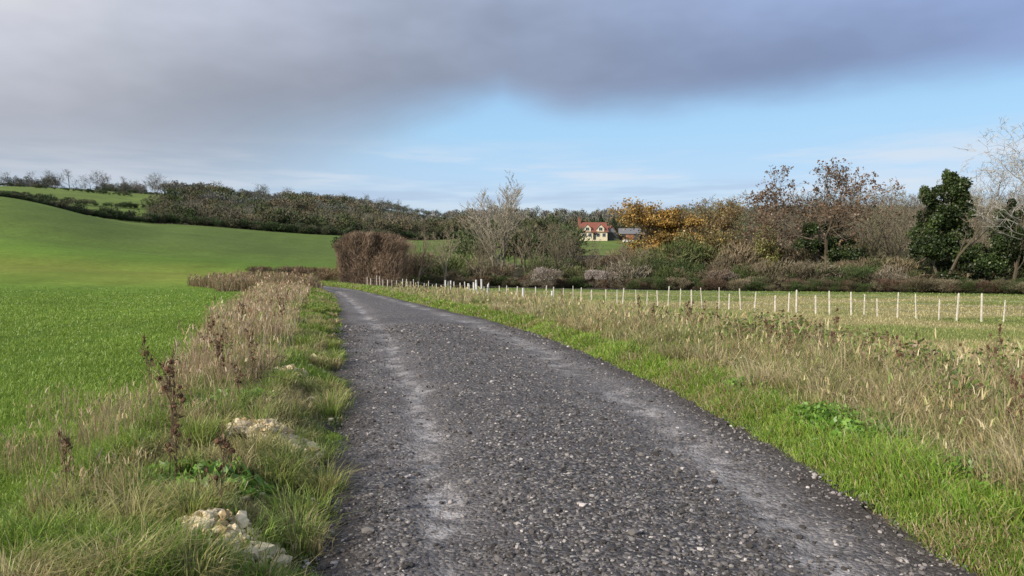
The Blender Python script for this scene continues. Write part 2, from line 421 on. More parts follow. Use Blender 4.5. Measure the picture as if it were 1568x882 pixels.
# right verge
parts=[]
n=100000;y=logY(n,2.8,66);d=rng.gamma(1.7,.42,n)*np.interp(y,[3,12,30,60],[.75,1.0,1.7,2.2]);x=xr(y)-.14+d+.2*(vn(y*2.5,y*0,2)-.5)
cl=fbm(x*2.2,y*2.2,81);h=(.03+.20*cl)*rng.uniform(.5,1.3,n)*(.4+.9*ss(0,.6,d));w=.006*np.maximum(1,y/6.5)*rng.uniform(.7,1.4,n)
base=palette(n,[(.20,.35,.045),(.26,.40,.055),(.15,.26,.035),(.33,.39,.08)])*(.75+.5*vn(x*1.3,y*1.3,12))[:,None]
dd=(rng.uniform(0,1,n)<.12+.35*ss(.5,.68,fbm(x*1.5,y*1.5,13)));base[dd]=palette(dd.sum(),TAN)*.85
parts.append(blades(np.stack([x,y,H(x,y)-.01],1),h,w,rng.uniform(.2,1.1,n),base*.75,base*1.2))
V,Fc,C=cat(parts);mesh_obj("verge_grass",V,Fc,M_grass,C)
parts=[]
RG=[(.56,.46,.26),(.44,.34,.18),(.62,.53,.33),(.24,.18,.11),(.27,.33,.09),(.20,.29,.06),(.48,.40,.20)]
n=105000;y=logY(n,2.8,48);d=.65+rng.uniform(0,1,n)*np.interp(y,[3,10,30],[3,7,10]);x=xr(y)+d
cl=fbm(x*.9,y*.9,85);k=cl+rng.uniform(-.2,.2,n)+ss(.7,1.6,d)*.25>.5;x=x[k];y=y[k];d=d[k]
parts+=deadgrass(x,y,.18,.58,RG,wk=.0052,seed=86,lean=(.1,1.1),plume=.07,scl=.75+.5*ss(1,2.2,d))
m=400;cy=logY(m,3.2,32);cx=xr(cy)+.7+rng.uniform(0,1,m)*7
parts.append(tufts(cx,cy,110,.22,.6,.08,RG,.006,(.4,1.4)))
V,Fc,C=cat(parts);mesh_obj("dead_grass",V,Fc,M_grass,C)
n=60000;y=logY(n,16,77);x=xr(y)+6+rng.uniform(0,1,n)*np.maximum(1,.78*y-xr(y)-6)
ed=76-.32*np.maximum(x,0)
k=(y<ed)&(x>-.2*y);x=x[k];y=y[k];ed=ed[k];n=len(y)
t=ss(.38,.62,fbm(x*.15,y*.2,77))[:,None]
base=(np.array([.50,.44,.22])*(1-t)+np.array([.30,.34,.11])*t)
t2=(ss(-14,-4,y-ed)*.9)[:,None];base=base*(1-t2)+np.array([.22,.30,.08])*t2
base=base*rng.uniform(.75,1.25,(n,1))
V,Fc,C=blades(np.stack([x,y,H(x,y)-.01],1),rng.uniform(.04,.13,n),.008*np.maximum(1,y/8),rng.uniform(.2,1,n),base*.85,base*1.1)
mesh_obj("meadow_grass",V,Fc,M_grass,C)
# ---------------------------------------------------------------- leaves cloud
def leaves(P,size,col,aspect=.6):
    n=len(P)
    d=rng.normal(0,1,(n,3));d/=np.linalg.norm(d,axis=1)[:,None]
    e=np.cross(d,rng.normal(0,1,(n,3)));e/=np.linalg.norm(e,axis=1)[:,None]+1e-9
    s=size[:,None]
    V=np.stack([P-d*s*.5,P+e*s*aspect*.5,P+d*s*.5,P-e*s*aspect*.5],1).reshape(-1,3)
    o=(np.arange(n)*4)[:,None,None]
    Fc=(np.array([[0,1,2],[0,2,3]])[None]+o).reshape(-1,3)
    return V,Fc,np.repeat(col,4,0)
def ellcloud(centers,radii,n,shell=.6):
    i=rng.integers(0,len(centers),n)
    d=rng.normal(0,1,(n,3));d/=np.linalg.norm(d,axis=1)[:,None]
    r=(shell+(1-shell)*rng.uniform(0,1,n))*rng.uniform(.75,1.12,n)
    return centers[i]+d*r[:,None]*radii[i],i
def weedpatch(name,cx,cy,rx,ry,h,n,size,cols):
    a=rng.uniform(0,6.28,n);r=np.sqrt(rng.uniform(0,1,n))*(.7+.5*vn(np.cos(a)*2+5,np.sin(a)*2+5,int(cx*7+cy*3)));x=cx+rx*r*np.cos(a);y=cy+ry*r*np.sin(a)
    z=H(x,y)+h*(1-.7*r**2)*rng.uniform(.3,1.05,n)*(.4+1.2*fbm(x*2.5,y*2.5,90))
    V,Fc,C=leaves(np.stack([x,y,z],1),size*rng.uniform(.6,1.3,n),palette(n,cols))
    mesh_obj(name,V,Fc,M_leaf,C)
NT=[(.14,.28,.04),(.19,.34,.055),(.10,.19,.03)]
BB=[(.09,.15,.03),(.13,.20,.04),(.19,.24,.06),(.19,.13,.07),(.28,.22,.12)]
weedpatch("nettle_patch",3.15,6.6,.6,.95,.2,2600,.055,NT)
weedpatch("nettle_patch",3.35,5.0,.5,.5,.2,1100,.05,NT)
weedpatch("nettle_patch",2.9,8.6,.4,.9,.18,900,.055,NT)
weedpatch("bramble_bush",5.6,9.4,1.5,1.4,.6,4000,.07,BB)
weedpatch("bramble_bush",5.2,13.8,1.8,1.8,.7,3600,.08,BB)
weedpatch("bramble_bush",8.8,12.4,1.7,1.6,.7,3000,.08,BB)
weedpatch("bramble_bush",4.6,19,1.8,2.2,.6,2200,.1,BB)
weedpatch("bramble_bush",8.2,18,1.8,2.2,.6,1800,.1,BB)
weedpatch("bramble_bush",4.4,7.2,.8,.8,.4,1400,.06,BB)
weedpatch("dock_leaves",-2.0,4.7,.45,.6,.12,500,.09,NT)
weedpatch("dock_leaves",-2.9,7.6,.5,.7,.13,500,.09,NT)
# ---------------------------------------------------------------- segments -> mesh
def segmesh(segs,col,thin=.02,colthin=None):
    A=np.array(segs,float)
    p0=A[:,0:3];p1=A[:,3:6];r0=A[:,6];r1=A[:,7]
    d=p1-p0;d/=np.linalg.norm(d,axis=1)[:,None]+1e-9
    ref=np.where(np.abs(d[:,2:3])<.9,np.array([[0,0,1.]]),np.array([[1.,0,0]]))
    e=np.cross(d,ref);e/=np.linalg.norm(e,axis=1)[:,None]+1e-9
    f=np.cross(d,e)
    out=[]
    T=r0>=thin
    if T.any():
        k=5
        ang=np.arange(k)*2*np.pi/k
        ring=lambda p,r:p[T][:,None]+r[T][:,None,None]*(np.cos(ang)[None,:,None]*e[T][:,None]+np.sin(ang)[None,:,None]*f[T][:,None])
        V=np.concatenate([ring(p0,r0),ring(p1,r1)],1);n=len(V)
        fs=[]
        for q in range(k):
            q2=(q+1)%k;fs+= [[q,q2,k+q2],[q,k+q2,k+q]]
        Fc=(np.array(fs)[None]+(np.arange(n)*2*k)[:,None,None]).reshape(-1,3)
        c=col*rng.uniform(.8,1.2,(n,1))
        out.append((V.reshape(-1,3),Fc,np.repeat(c,2*k,0)))
    T=~T
    if T.any():
        n=T.sum();a=rng.uniform(0,6.28,n)[:,None]
        s=np.cos(a)*e[T]+np.sin(a)*f[T]
        V=np.stack([p0[T]-s*r0[T][:,None],p0[T]+s*r0[T][:,None],p1[T]+s*r1[T][:,None],p1[T]-s*r1[T][:,None]],1)
        Fc=(np.array([[0,1,2],[0,2,3]])[None]+(np.arange(n)*4)[:,None,None]).reshape(-1,3)
        c=(col if colthin is None else colthin)*rng.uniform(.75,1.25,(n,1))
        out.append((V.reshape(-1,3),Fc,np.repeat(c,4,0)))
    return cat(out)
def nrm(v): return v/(math.sqrt(v[0]*v[0]+v[1]*v[1]+v[2]*v[2])+1e-9)
def cross(a,b): return np.array([a[1]*b[2]-a[2]*b[1],a[2]*b[0]-a[0]*b[2],a[0]*b[1]-a[1]*b[0]])
def grow(rs,Ht,stems=1,trunk=.25,spread=.8,nch=(7,5,4,4),ratio=.55,up=.25,r0=None,wob=.12,rmin=.012,lean=(0,0),wide=1.0,flare=.3):
    segs=[];tips=[]
    r0=r0 or Ht*.02
    def br(p,d,Ln,r,lev):
        ns=5 if lev==0 else (4 if lev==1 else 3)
        if lev>=3: ns=2
        q=p.copy();rr=r
        nc=nch[lev] if lev<len(nch) else 0
        pos=[]
        for i in range(ns):
            d=nrm(d+rs.normal(0,wob,3)+np.array([0,0,up*.25]))
            q2=q+d*Ln/ns;r2=max(rmin*.6,r*(1-(.75)*(i+1)/ns))
            segs.append([*q,*q2,rr,r2]);pos.append((q.copy(),q2.copy(),rr,d.copy()));q=q2;rr=r2
        if lev>=len(nch): tips.append(q);return
        az0=rs.uniform(0,6.28)
        for c in range(nc):
            f=(trunk if lev==0 else .2)+(1-(trunk if lev==0 else .2))*(c+rs.uniform(.2,1))/nc
            f=min(f,.98);k=min(int(f*ns),ns-1);fr=f*ns-k
            a,b_,rk,dk=pos[k];pp=a+(b_-a)*fr
            az=az0+c*2.4+rs.normal(0,.3);an=spread*rs.uniform(.7,1.25)*(1.15-.5*f if lev==0 else 1)
            e=nrm(cross(dk,rs.normal(0,1,3)+np.array([.1,0,0])));g=cross(dk,e)
            dd=nrm(dk*math.cos(an)+(e*math.cos(az)+g*math.sin(az))*math.sin(an)+np.array([0,0,up*.3]))
            ll=Ln*ratio*rs.uniform(.75,1.2)*(1.1-.35*f)
            if lev==0: ll=Ln*ratio*rs.uniform(.8,1.15)*(1.25-.7*f)
            br(pp,dd,ll,max(rmin,rk*.55),lev+1)
    for s in range(stems):
        a=rs.uniform(0,6.28);t=0 if stems==1 else rs.uniform(.08,flare)
        br(np.array([0.,0,-.1])+(0 if stems==1 else 1)*np.array([math.cos(a),math.sin(a),0])*Ht*.02,nrm(np.array([math.cos(a)*t+lean[0],math.sin(a)*t+lean[1],1.])),Ht*rs.uniform(.8,.95),r0*(1 if stems==1 else .65),0)
    A=np.array(segs);mz=max(A[:,5].max(),1e-3);f=Ht/mz
    A[:,:6]*=f;T=np.array(tips)*f
    def wd(P):
        s=1+(wide-1)*ss(.1,.5,P[:,2]/Ht);P[:,0]*=s;P[:,1]*=s
    a=A[:,0:3].copy();b=A[:,3:6].copy();wd(a);wd(b);wd(T);A[:,0:3]=a;A[:,3:6]=b
    return A,T
def place(V,x,y,dz=0): return V+np.array([x,y,float(H(x,y))+dz])
BARK=np.array([.15,.125,.09])
IVY=[(.034,.060,.018),(.048,.080,.022),(.026,.042,.016),(.08,.11,.032)]
def tree(name,px,Yd,Ht,seed,bark=BARK,twig=None,leaf=None,ivy=None,crown=None,**kw):
    rs=np.random.default_rng(seed)
    x=(px-784)/F*Yd
    A,T=grow(rs,Ht,**kw)
    parts=[segmesh(A,bark,.03,twig if twig is not None else bark)]
    if leaf:
        n,sz,cols,jit=leaf
        i=rs.integers(0,len(T),n);P=T[i]+rs.normal(0,jit,(n,3))
        cc=palette(n,cols)*(.55+.9*vn(P[:,0]*.8+P[:,2]*.5,P[:,1]*.8+P[:,2]*.6,5))[:,None]
        parts.append(leaves(P,sz*rs.uniform(.6,1.4,n),cc,aspect=.8))
    for grp,cols_,lsz in ((ivy,IVY,(.12,.26)),(crown[0] if crown else None,crown[1] if crown else None,(.16,.34))):
        if not grp: continue
        for (cx,cz,rx,rz,n) in grp:
            m=max(6,int(rz*5));cz_=cz+rs.uniform(-.9,.9,m)*rz
            ww=rx*np.sqrt(np.maximum(.08,1-((cz_-cz)/rz)**2))
            ctr=np.stack([cx+rs.normal(0,.4,m)*ww,rs.normal(0,.35,m)*ww,cz_],1)
            rad=np.stack([ww*.55,ww*.55,np.full(m,rz*.5/math.sqrt(m)+.4)],1)*rs.uniform(.6,1.2,(m,1))
            P,i=ellcloud(ctr,rad,n,.4)
            cl=rs.uniform(.5,1.5,m)[i][:,None]
            parts.append(leaves(P,rs.uniform(*lsz,n),palette(n,cols_)*cl,aspect=.85))
    V,Fc,C=cat(parts)
    mesh_obj(name,place(V,x,Yd),Fc,M_twig if not (leaf or ivy or crown) else M_leaf,C)
A_=np.array
AK=[(.19,.12,.075),(.23,.15,.09),(.14,.09,.06)]
tree("ash_tree",1272,80,13.7,33,bark=A_([.16,.13,.095]),twig=A_([.18,.145,.105]),stems=2,flare=.2,trunk=.30,spread=.95,nch=(9,6,5,4),ratio=.60,rmin=.016,wob=.14,wide=1.45,r0=.42,
     leaf=(8500,.20,AK,.10),
     ivy=[(0,4.8,1.9,3.4,7500),(-2.6,5.6,1.6,1.9,3200),(1.9,3.6,1.9,2.6,3600)])
tree("bare_ash_tree",760,84,12.3,5,bark=A_([.24,.21,.17]),twig=A_([.31,.275,.22]),stems=3,flare=.2,trunk=.2,spread=.55,nch=(10,6,5,4),ratio=.5,up=.5,rmin=.019,wide=1.45)
tree("ivy_clad_tree",1442,68,11.0,8,twig=A_([.2,.17,.13]),stems=2,trunk=.3,spread=.6,nch=(8,5,4,3),ratio=.45,up=.4,rmin=.014,wide=1.3,
     ivy=[(.5,7.8,1.7,3.1,13000),(-1.5,6.2,1.6,3.3,9500),(1.7,6.0,1.3,3.5,8000),(0,2.8,2.7,3.1,13000)])
tree("bare_ash_tree",1585,65,15.6,12,bark=A_([.28,.265,.245]),twig=A_([.37,.355,.335]),stems=2,trunk=.3,spread=.85,nch=(10,6,5,4),ratio=.55,up=.3,rmin=.018,wide=1.7)
tree("ivy_clad_tree",1552,66,8.5,14,stems=1,trunk=.2,spread=.6,nch=(8,5,4,3),ratio=.4,up=.4,
     ivy=[(0,4.6,2.2,3.7,12000),(2.0,4.0,2.1,3.4,7500),(-1.6,2.4,1.7,2.5,7000)])
tree("ivy_clad_tree",1500,68,4.6,15,stems=2,trunk=.2,spread=.6,nch=(7,4,3,3),ratio=.4,up=.4,ivy=[(0,2.0,2.0,2.0,6500)])
OK_=[(.38,.225,.055),(.32,.19,.05),(.42,.28,.075),(.26,.16,.05),(.26,.2,.065)]
OB=[(.27,.18,.075),(.22,.145,.065),(.30,.20,.085),(.17,.12,.06),(.20,.18,.075)]
tree("autumn_oak_tree",1028,100,10.9,21,stems=1,trunk=.12,spread=.95,nch=(10,6,4,3),ratio=.5,up=.15,rmin=.02,wide=1.5,
     leaf=(10000,.25,OK_,.4),crown=([(-.3,5.4,4.3,4.7,16000)],OK_))
tree("autumn_oak_tree",1108,108,11.6,22,stems=2,trunk=.12,spread=.9,nch=(9,6,4,3),ratio=.48,up=.2,rmin=.02,wide=1.5,
     leaf=(8000,.25,OB,.4),crown=([(0,5.8,5.0,4.6,8500)],OB))
tree("autumn_field_maple",1076,92,6.8,23,stems=2,trunk=.1,spread=.9,nch=(9,5,4,3),ratio=.5,up=.15,rmin=.02,wide=1.5,
     leaf=(6000,.24,[(.27,.2,.075),(.22,.18,.065),(.19,.18,.07)],.35))
tree("willow_tree",1183,84,7.6,24,bark=A_([.2,.17,.08]),twig=A_([.27,.24,.10]),stems=4,trunk=.1,spread=.55,nch=(9,5,4,3),ratio=.42,up=.5,rmin=.018,wide=1.3,
     leaf=(3500,.2,[(.28,.27,.09),(.21,.23,.07)],.2))
for i,(px_,Yd,Ht,st) in enumerate(((640,76,7.2,1),(680,74,6.6,1),(622,90,6,2),(700,100,7,2),(848,84,8.2,4),(880,92,7,3),(808,95,7.5,3),(1330,86,10.5,3),(1375,84,10.8,3),(1215,92,10,3),(1400,90,11.5,2),(1505,84,12,2),(1150,90,8,3),(735,80,6,4),(1480,88,12,2),(1240,88,9,3),(905,84,5.5,3),(960,84,5.5,3))):
    tree("bare_tree",px_,Yd,Ht,100+i,bark=A_([.17,.145,.105])*rng.uniform(.8,1.25),twig=A_([.215,.18,.13])*rng.uniform(.8,1.2),stems=st,trunk=.15,spread=.65,nch=(8,5,4,3),ratio=.45,up=.35,rmin=.015,wide=1.0 if st==1 else 1.3)
# ---------------------------------------------------------------- instancing into masses
def inst(vars_,P,sc,tint):
    out=[];n=len(P);vi=rng.integers(0,len(vars_),n);ang=rng.uniform(0,6.28,n)
    for v,(V,Fc,C) in enumerate(vars_):
        m=np.where(vi==v)[0]
        if len(m)==0: continue
        ca=np.cos(ang[m])[:,None];sa=np.sin(ang[m])[:,None];s=sc[m]
        x=V[None,:,0]*ca-V[None,:,1]*sa;y=V[None,:,0]*sa+V[None,:,1]*ca;z=np.broadcast_to(V[None,:,2],x.shape)
        W=np.stack([x*s[:,0:1],y*s[:,0:1],z*s[:,1:2]],-1)+P[m][:,None,:]
        Cc=C[None]*tint[m][:,None,:]
        Fs=(Fc[None]+(np.arange(len(m))*len(V))[:,None,None]).reshape(-1,3)
        out.append((W.reshape(-1,3),Fs,Cc.reshape(-1,3)))
    return cat(out)
def crownvar(n,wid,low,tw,tl,trunk=True):
    m=9
    ctr=np.stack([rng.normal(0,.3,m)*wid,rng.normal(0,.3,m)*wid,rng.uniform(low+.15,.8,m)],1)
    rad=np.stack([rng.uniform(.25,.4,m)*wid*1.1]*2+[rng.uniform(.16,.26,m)],1)
    ctr[:,2]=np.minimum(ctr[:,2],1-rad[:,2]*.9)
    P,i=ellcloud(ctr,rad,n,.5)
    P=P[P[:,2]>low*.6];n=len(P)
    d=P-np.array([0,0,low*.6]);d/=np.linalg.norm(d,axis=1)[:,None];d=d+rng.normal(0,.5,(n,3))+np.array([0,0,.35]);d/=np.linalg.norm(d,axis=1)[:,None]
    e=np.cross(d,rng.normal(0,1,(n,3)));e/=np.linalg.norm(e,axis=1)[:,None]
    l=tl*rng.uniform(.6,1.4,(n,1));w=tw*rng.uniform(.6,1.4,(n,1))
    V=np.stack([P-d*l*.6-e*w*.5,P-d*l*.6+e*w*.5,P+d*l*.4],1).reshape(-1,3)
    Fc=np.arange(n*3).reshape(-1,3)
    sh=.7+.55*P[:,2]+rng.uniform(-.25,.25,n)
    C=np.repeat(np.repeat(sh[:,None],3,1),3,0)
    parts=[(V,Fc,C)]
    if trunk:
        parts.append(segmesh([[0,0,-.05,0,0,.55,.018,.01]],np.array([1.,1.,1.]),.0001))
    return cat(parts)
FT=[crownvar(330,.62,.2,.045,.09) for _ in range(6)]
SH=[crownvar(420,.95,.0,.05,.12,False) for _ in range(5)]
def mass(vars_,px,Yd,hgt,wr,cols,tv=.2,P2=None):
    x=(px-784)/F*Yd;n=len(x)
    P=np.stack([x,Yd,H(x,Yd)],1)
    t=palette(n,cols,P2,tv)
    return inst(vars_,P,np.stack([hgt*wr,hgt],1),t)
U=rng.uniform
LG=[]
for q in range(5):
    rs=np.random.default_rng(900+q)
    A,T=grow(rs,1.0,stems=1+q%2,trunk=.25,spread=.8,nch=(8,5,4),ratio=.52,up=.3,r0=.02,rmin=.004,wide=1.2)
    LG.append(segmesh(A,np.array([1.,1.,1.]),.012))
BR=[(.12,.11,.075),(.105,.095,.065),(.14,.115,.075),(.08,.095,.048),(.10,.105,.055),(.055,.075,.033)]
HZ=[(.14,.135,.12),(.16,.15,.13),(.115,.125,.10),(.095,.11,.09)]  # far tree colours, distance haze mixed into the foliage tone
parts=[]
n=560;px_=U(238,720,n);Yd=U(0,1,n)*150+np.interp(px_,[238,510,720],[240,242,305]);k=~fields(px_,Yd);px_,Yd=px_[k],Yd[k]
parts.append(mass(FT,px_,Yd,U(4.5,9.5,len(px_)),U(.9,1.4,len(px_)),BR))
n=600;px_=U(-80,720,n);Yd=U(560,780,n);k=~fields(px_,Yd)&((px_>250)|(vn(px_/35,Yd*0,3)>.35));px_,Yd=px_[k],Yd[k]
parts.append(mass(FT,px_,Yd,U(5,10,len(px_)),U(.9,1.5,len(px_)),HZ))
n=420;px_=U(264,720,n);Yd=U(395,560,n);k=~fields(px_,Yd);px_,Yd=px_[k],Yd[k]
parts.append(mass(FT,px_,Yd,U(6,12,len(px_)),U(1,1.5,len(px_)),BR+HZ))
n=600;px_=U(690,1700,n);Yd=U(400,820,n);k=~fields(px_,Yd);px_,Yd=px_[k],Yd[k]
parts.append(mass(FT,px_,Yd,U(9,17,len(px_)),U(.9,1.4,len(px_)),HZ))
n=340;px_=U(700,1700,n);Yd=U(302,400,n);k=(px_<880)|(px_>985)|(Yd>325);px_,Yd=px_[k],Yd[k]
parts.append(mass(FT,px_,Yd,U(7,12,len(px_)),U(.9,1.4,len(px_)),BR+[(.045,.055,.03)]))
n=130;px_=np.concatenate([U(700,885,60),U(985,1700,70)]);Yd=U(130,290,n)
parts.append(mass(FT,px_,Yd,U(5,9,n),U(.9,1.4,n),BR))
n=110;px_=np.concatenate([U(-60,270,50),U(330,440,14),U(440,760,30),U(800,1200,16)]);Yd=U(540,700,n)
parts.append(mass(LG,px_,Yd,U(9,16,n),U(.9,1.3,n),HZ))
n=50;px_=U(250,700,n);Yd=crest(px_)+U(20,140,n)
parts.append(mass(LG,px_,Yd,U(8,12,n),U(.9,1.3,n),[(.17,.155,.12),(.21,.195,.16)]))
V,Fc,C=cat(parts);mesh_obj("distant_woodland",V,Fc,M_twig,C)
parts=[]
HG=[(.065,.085,.045),(.085,.085,.055),(.05,.07,.032)]
n=230;s=U(0,1,n);px_=-80+330*s;Yd=np.interp(px_,[-500,0,250],[178,183,228])+U(1,6,n)
parts.append(mass(SH,px_,Yd,U(1.2,2.4,n),U(1,1.6,n),HG))
n=22;px_=U(60,250,n);Yd=np.interp(px_,[-500,0,250],[178,183,228])+U(2,6,n)
parts.append(mass(SH,px_,Yd,U(3,4.6,n),U(.7,1.1,n),HG))
n=240;px_=U(235,720,n);Yd=crest(px_)+U(2,9,n)
parts.append(mass(SH,px_,Yd,U(2,4,n),U(.8,1.4,n),HG))
for (p0,y0,p1,y1,m) in ((-40,300,245,385,80),(-40,470,262,460,55),(150,545,430,470,90),(340,470,440,440,40),(585,470,700,475,50)):
    s=U(0,1,m);parts.append(mass(SH,p0+(p1-p0)*s,y0+(y1-y0)*s+U(-3,3,m),U(1.8,3.6,m),U(.9,1.4,m),HG))
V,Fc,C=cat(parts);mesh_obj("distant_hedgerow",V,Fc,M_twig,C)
vars_=[]
for q in range(5):
    rs=np.random.default_rng(500+q)
    A,T=grow(rs,1.0,stems=2 if q%2 else 1,trunk=.2,spread=.75,nch=(9,6,5,3),ratio=.5,up=.3,r0=.018,rmin=.0016,wide=1.35)
    A[:,6:]=np.maximum(A[:,6:],.0015)
    vars_.append(segmesh(A,np.array([1.,1.,1.]),.004))
n=96;px_=np.concatenate([U(1080,1680,66),U(1150,1640,30)]);Yd=np.concatenate([U(114,165,66),U(90,112,30)])
hh=np.concatenate([U(11.5,15.5,66),U(8,11,30)])
V,Fc,C=mass(vars_,px_,Yd,hh,U(.8,1.1,n),[(.17,.145,.105),(.20,.165,.12),(.15,.14,.11),(.17,.18,.10),(.12,.125,.09)])
mesh_obj("woodland_trees",V,Fc,M_twig,C)
SV=[crownvar(1500,.95,.0,.02,.13,False) for _ in range(5)]
parts=[]
def sc(p0,p1,y0,y1,n,h0,h1,cols,w=(.9,1.4)):
    parts.append(mass(SV,U(p0,p1,n),U(y0,y1,n),U(h0,h1,n),U(*w,n),cols))
RB=[(.16,.125,.085),(.13,.11,.075),(.17,.135,.09),(.10,.11,.055),(.14,.15,.07),(.19,.165,.125),(.07,.09,.035)]
sc(600,1000,79,100,46,2.0,4.2,RB)
sc(600,760,100,125,12,2.5,4,RB)
px_=U(950,1400,46);x=(px_-784)/F*72;Yd=79-.32*np.maximum(x,0)+U(1,10,46)
parts.append(mass(SV,px_,Yd,U(1.6,3.8,46),U(.9,1.4,46),RB+[(.06,.085,.035)]*2))
px_=U(960,1620,45);Yd=U(84,105,45)
parts.append(mass(SV,px_,Yd,U(3.5,6.5,45),U(.8,1.2,45),RB+[(.17,.17,.07),(.06,.08,.035)]))
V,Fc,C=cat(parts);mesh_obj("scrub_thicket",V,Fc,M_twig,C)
px_=np.concatenate([U(640,1620,190),U(610,900,50)]);x=(px_-784)/F*74;n=len(px_);Yd=78-.32*np.maximum(x,0)+U(-1,2.5,n)
V,Fc,C=mass(SV,px_,Yd,U(.6,1.5,n),U(.9,1.6,n),[(.11,.075,.055),(.09,.08,.05),(.07,.09,.04),(.14,.12,.08),(.055,.075,.03),(.19,.16,.11)])
mesh_obj("bramble_thicket",V,Fc,M_twig,C)
for px_c,Yc,rx,rz in ((826,74,1.5,.9),(922,76,1.1,.6),(908,77,.8,.5),(1098,74,1.3,.6)):
    xc=(px_c-784)/F*Yc;n=3200
    m=8;ctr=np.stack([rng.normal(0,.4,m)*rx,rng.normal(-.4,.3,m),1.3+rng.uniform(-.3,.9,m)*rz],1);rad=np.tile([rx*.5,.6,rz*.5],(m,1))
    P,i=ellcloud(ctr,rad,n,.6);
    V,Fc,C=leaves(P,rng.uniform(.05,.13,n),palette(n,[(.50,.45,.42),(.40,.34,.31),(.24,.19,.16)] if px_c<1000 else [(.30,.23,.17),(.18,.13,.10)]))
    V2,F2,C2=SV[0];V2=V2*[rx*2.2,1.6,1.4+rz];C2=C2*np.array([.2,.16,.13])
    V,Fc,C=cat([(V,Fc,C),(V2,F2,C2)])
    mesh_obj("wild_clematis",place(V,xc,Yc),Fc,M_leaf,C)
# hawthorn hedge by the road
n=42000
cx=-13.4;cy=74
u=rng.uniform(-1,1,n);v=rng.uniform(-1,1,n);ww=rng.uniform(0,1,n)**.75
topz=4.8+.6*vn(u*3,v*3,5)-.9*np.abs(u)**3
rx=2.5+.6*ww+.5*vn(ww*4,v*5,6)
P=np.stack([u*rx,v*5,ww*topz],1)
edge=rng.uniform(0,1,n)<.7
P[edge,1]=-5+rng.uniform(0,1.2,edge.sum())+.9*vn(P[edge,0]*1.1,P[edge,2]*1.1,8)
d=np.stack([u*.5+rng.normal(0,.4,n),-.3+rng.normal(0,.4,n),.8+rng.normal(0,.4,n)],1);d/=np.linalg.norm(d,axis=1)[:,None]
l=U(.25,.7,n)[:,None]
segs=np.concatenate([P-d*l*.5,P+d*l*.5,np.full((n,1),.014),np.full((n,1),.006)],1)
V,Fc,C=segmesh(segs,np.array([.225,.165,.12]),.02)
cl=.55+.9*vn(V[:,0]*1.3,V[:,2]*1.3,9)[:,None];C=C*cl
V=V+np.array([cx,cy,float(H(cx,cy))-.1])
mesh_obj("hawthorn_hedge",V,Fc,M_twig,C)
tree("ivy_clad_tree",541,83,6.4,41,stems=2,trunk=.2,spread=.7,nch=(8,5,4,3),ratio=.4,ivy=[(0,4.6,2.2,1.4,3800)])
n=46;px_=U(392,514,n);Yd=U(71,82,n)
V,Fc,C=mass(SV,px_,Yd,U(.8,1.6,n),U(1.0,1.8,n),[(.17,.125,.08),(.14,.10,.07),(.12,.12,.06)]);mesh_obj("roadside_scrub",V,Fc,M_twig,C)
# ---------------------------------------------------------------- fence
M_post=simple("pale_weathered_post",(.54,.50,.44),.8,9,.25)
M_wire=simple("galvanised_wire",(.3,.3,.3),.5,9,.1)
M_guard=simple("white_plastic_guard",(.68,.69,.68),.45,6,.08)
fp=np.array([[24,24.5],[20,28.5],[12,38],[7.5,43.5],[-2,51.5],[-8,60],[-13.2,67]])
segl=np.cumsum([0]+[np.linalg.norm(fp[i+1]-fp[i]) for i in range(len(fp)-1)])
def posts(name,ss_,hh,r):
    V=[];Fc=[]
    for q,s in enumerate(ss_):
        x=np.interp(s,segl,fp[:,0])+rng.normal(0,.06);y=np.interp(s,segl,fp[:,1])+rng.normal(0,.06)
        h=hh*rng.uniform(.75,1.12);z=float(H(x,y))
        tx,ty=rng.normal(0,.04,2);b=len(V)
        r_=r*rng.uniform(.7,1.25)
        for (zz,rr,f) in ((-.2,r_,0),(h,r_*.95,1),(h+r_*1.2,r_*.3,1)):
            for k in range(6):
                a=k*math.pi/3;V.append((x+tx*f*h+rr*math.cos(a),y+ty*f*h+rr*math.sin(a),z+zz))
        for l in (0,6):
            for k in range(6):
                k2=(k+1)%6;Fc.append((b+l+k,b+l+k2,b+l+6+k2));Fc.append((b+l+k,b+l+6+k2,b+l+6+k))
        for k in range(1,5): Fc.append((b+12,b+12+k,b+13+k))
    return mesh_obj(name,V,Fc,M_post)
tot=segl[-1]
fence=bpy.data.objects.new("post_and_wire_fence",None);S.collection.objects.link(fence)
s1=np.arange(.3,tot,.78);s1=s1+rng.normal(0,.12,len(s1))
o=posts("posts",s1,1.02,.036);o.parent=fence
sg=[]
sw=np.arange(0,tot,2.)
for zz in (.35,.65,.88):
    for i in range(len(sw)-1):
        a=[np.interp(sw[i],segl,fp[:,0]),np.interp(sw[i],segl,fp[:,1])];b=[np.interp(sw[i+1],segl,fp[:,0]),np.interp(sw[i+1],segl,fp[:,1])]
        sg.append([*a,float(H(*a))+zz,*b,float(H(*b))+zz,.004,.004])
V,Fc,C=segmesh(sg,np.array([.3,.3,.3]),.001);o=mesh_obj("wires",V,Fc,M_wire);o.parent=fence
def guard(x,y,h,r=.05):
    prof=[(-.1,r),(h*.5,r*1.02),(h,r),(h+.015,r*1.12),(h+.02,r*.85),(h-.12,r*.8)]
    V=[];Fc=[];k=10;z=float(H(x,y));t=rng.normal(0,.05,2)
    for (zz,rr) in prof:
        for q in range(k):
            a=q*2*math.pi/k;V.append((x+t[0]*zz+rr*math.cos(a),y+t[1]*zz+rr*math.sin(a),z+zz))
    for l in range(len(prof)-1):
        for q in range(k):
            q2=(q+1)%k;Fc.append((l*k+q,l*k+q2,l*k+k+q2,l*k+k+q))
    mesh_obj("tree_guard",V,np.array(Fc),M_guard,smooth=True)
